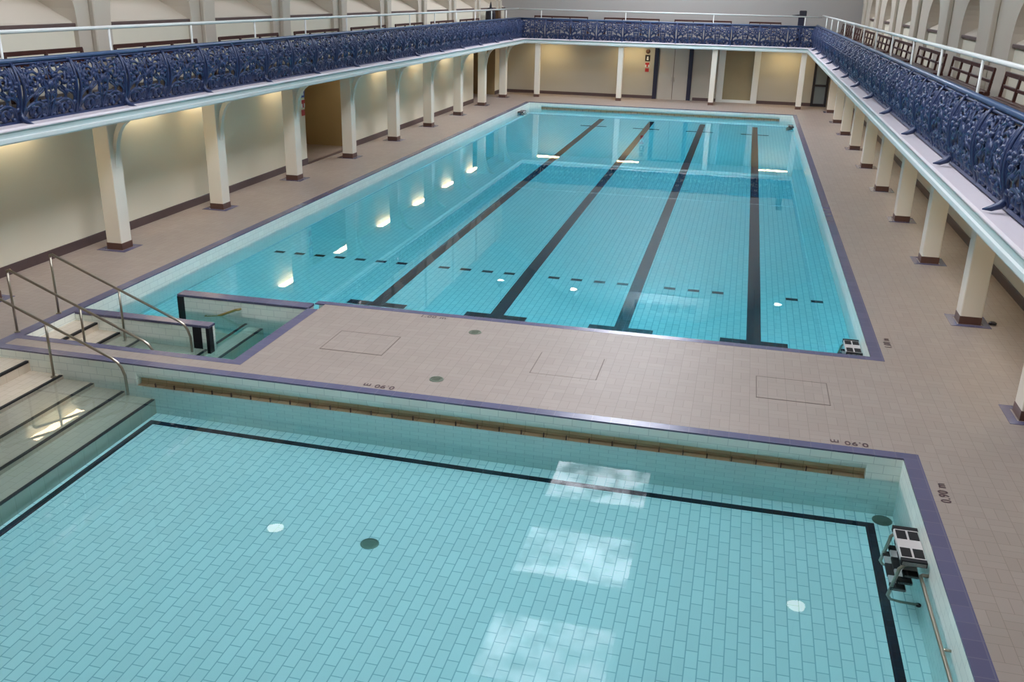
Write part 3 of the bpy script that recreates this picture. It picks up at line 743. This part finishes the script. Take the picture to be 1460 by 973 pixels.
for x, lab in ((-11.13,'dark bench on the far gallery nearest the left corner'),(-7.45,'dark bench on the far gallery, second from the left corner'),(-3.85,'dark bench on the far gallery, third from the left corner'),(-.15,'dark bench on the far gallery nearest the right corner')):
    w_ = .92 if x < -1 else .5; q = dup(b3, (x+w_*3.105,50.64,GFL+.09), PI, lab, 'gallery benches'); q.scale = (w_,1,1)

# ------------------------------------------------------------------ gallery corner objects
t = thing('covered_stand', 'tall dark covered stand with pointed top in the far left gallery corner', 'stand', (-12.6,47.25,GFL))
MB().lathe([(.24,0),(.26,.5),(.25,1.1),(.20,1.28),(.10,1.34)], (0,0,0), 12).build('cover', M['dark'], t)
MB().tube([(0,0,1.3),(0,0,1.45),(.01,0,1.62)], [.07,.05,.015], 8).build('finial', M['dark'], t); MB().tube([(0,.12,1.3),(0,.13,1.5)], [.04,.012], 8).build('finial', M['dark'], t)
t = thing('small_cabinet', 'small brown cabinet beside the dark covered stand on the left gallery', 'cabinet', (-12.6,48.25,GFL))
MB().bbox(-.2,.2,-.24,.24,.05,1.2,.015).build('body', M['brown'], t); MB().bbox(-.22,.22,-.26,.26,1.2,1.24,.01).build('top', M['brown'], t); MB().bbox(.2,.215,-.2,.2,.12,1.15,.004).build('door', M['brown'], t)
t = thing('loudspeaker_stand', 'dark loudspeaker on a post in the far right gallery corner', 'loudspeaker', (2.32,50.6,GFL))
MB().bbox(-.14,.14,-.14,.14,0,1.25,.02).build('post', M['navy'], t)
MB().bbox(-.12,.22,-.15,.15,1.25,1.55,.03).build('speaker_box', M['dark'], t); MB().tube([(-.1,0,1.32),(-.45,0,1.30)], [.05,.03], 8).build('arm', M['dark'], t)

# ------------------------------------------------------------------ lamps
def lamp(loc, rz, label, L=1.5, tm='tube'):
    t = thing('fluorescent_lamp', label, 'lamp', loc, 'fluorescent lamps', rz)
    MB().bbox(-L/2,L/2,-.12,.12,.0,.025,.006).build('housing', M['white'], t)
    MB().bbox(-L/2+.03,L/2-.03,-.10,.10,-.022,.0,.006).build('diffuser', M[tm], t)
    return t
l0 = lamp((-12.98,13.2+1.5,2.69), PI/2, 'fluorescent lamp under the left gallery above the stair handrails')
for k in range(1,9): dup(l0, (-12.98,13.2+4.05*k,2.69) if k > 1 else (-12.98,18.9,2.69), PI/2, '%s fluorescent lamp along the left wall under the gallery' % ORD[k], 'fluorescent lamps')
for k in range(0,9): dup(l0, (5.2,14.6+4.075*k,2.69), PI/2, '%s fluorescent lamp along the right wall under the gallery' % ORD[k], 'fluorescent lamps')
lf = lamp((-10.35,51.15,2.712), 0, 'first warm fluorescent lamp under the far gallery from the left', 1.5, 'tube_warm')
for i, x in enumerate((-5.95,1.85)): dup(lf, (x,51.15,2.712), 0, '%s warm fluorescent lamp under the far gallery from the left' % ORD[i+1], 'fluorescent lamps')
def floodlight(loc, label, rl, lm):
    t = thing('floodlight', label, 'lamp', loc, 'hall floodlights')
    MB().lathe([(.05,.32),(.14,.30),(.28,.05),(.30,0)][::-1], (0,0,0), 18).build('shade', M['dark'], t)
    MB().lathe([(rl,-.02),(rl,-.005)], (0,0,0), 18).build('lens', M[lm], t)
    MB().tube([(0,0,.3),(0,0,1.2)], .02, 6).build('stem', M['dark'], t)
for i, (x, y) in enumerate([(-11.2,7.5),(2.5,7.5),(-11.2,20),(2.5,20.2),(-11.1,32.2),(2.5,32.2),(-11.1,44.4),(2.6,44.6),(-7.26,44)]):  # nearest pair is unseen, added to brighten the shallow pool
    floodlight((x,y,8.0), '%s hanging floodlight high under the %s roof slope' % (ORD[i//2], 'left' if x < -4 else 'right') if i < 8 else 'hanging floodlight near the middle of the far roof', .22 if i < 4 else .17, 'spot_dim' if i < 4 else 'spot')

# ------------------------------------------------------------------ camera, world, render settings
F, YAW, PIT, ROL, H = 1332.6, math.radians(13.238), math.radians(20.476), math.radians(1.3732), 5.2
cy, sy = math.cos(YAW), math.sin(YAW)
fw = Vector((-sy*math.cos(PIT), cy*math.cos(PIT), -math.sin(PIT))); rt = Vector((cy, sy, 0)); up = rt.cross(fw)
r2 = rt*math.cos(ROL)+up*math.sin(ROL); u2 = -rt*math.sin(ROL)+up*math.cos(ROL)
cam = bpy.data.cameras.new('camera'); cam.sensor_width = 36; cam.sensor_fit = 'HORIZONTAL'; cam.lens = F*36/1460; cam.clip_end = 200; cam.clip_start = .1
co = bpy.data.objects.new('camera', cam); C.objects.link(co)
mw = Matrix.Identity(4)
for i in range(3): mw[i][0] = r2[i]; mw[i][1] = u2[i]; mw[i][2] = -fw[i]
mw[0][3], mw[1][3], mw[2][3] = 0, 0, H
co.matrix_world = mw
sc = bpy.context.scene; sc.camera = co
wd = bpy.data.worlds.new('world'); wd.use_nodes = True; sc.world = wd
wd.node_tree.nodes['Background'].inputs[0].default_value = (.8,.85,.95,1); wd.node_tree.nodes['Background'].inputs[1].default_value = .3
vs = sc.view_settings; vs.view_transform = 'Standard'; vs.look = 'None'; vs.gamma = 1; vs.exposure = .37; vs.use_curve_mapping = False
cyc = sc.cycles; cyc.max_bounces = 20; cyc.diffuse_bounces = 9; cyc.glossy_bounces = 6; cyc.transmission_bounces = 10; cyc.volume_bounces = 0
cyc.caustics_refractive = True; cyc.caustics_reflective = False; cyc.blur_glossy = 1.0; cyc.sample_clamp_indirect = 80
cyc.use_denoising = True
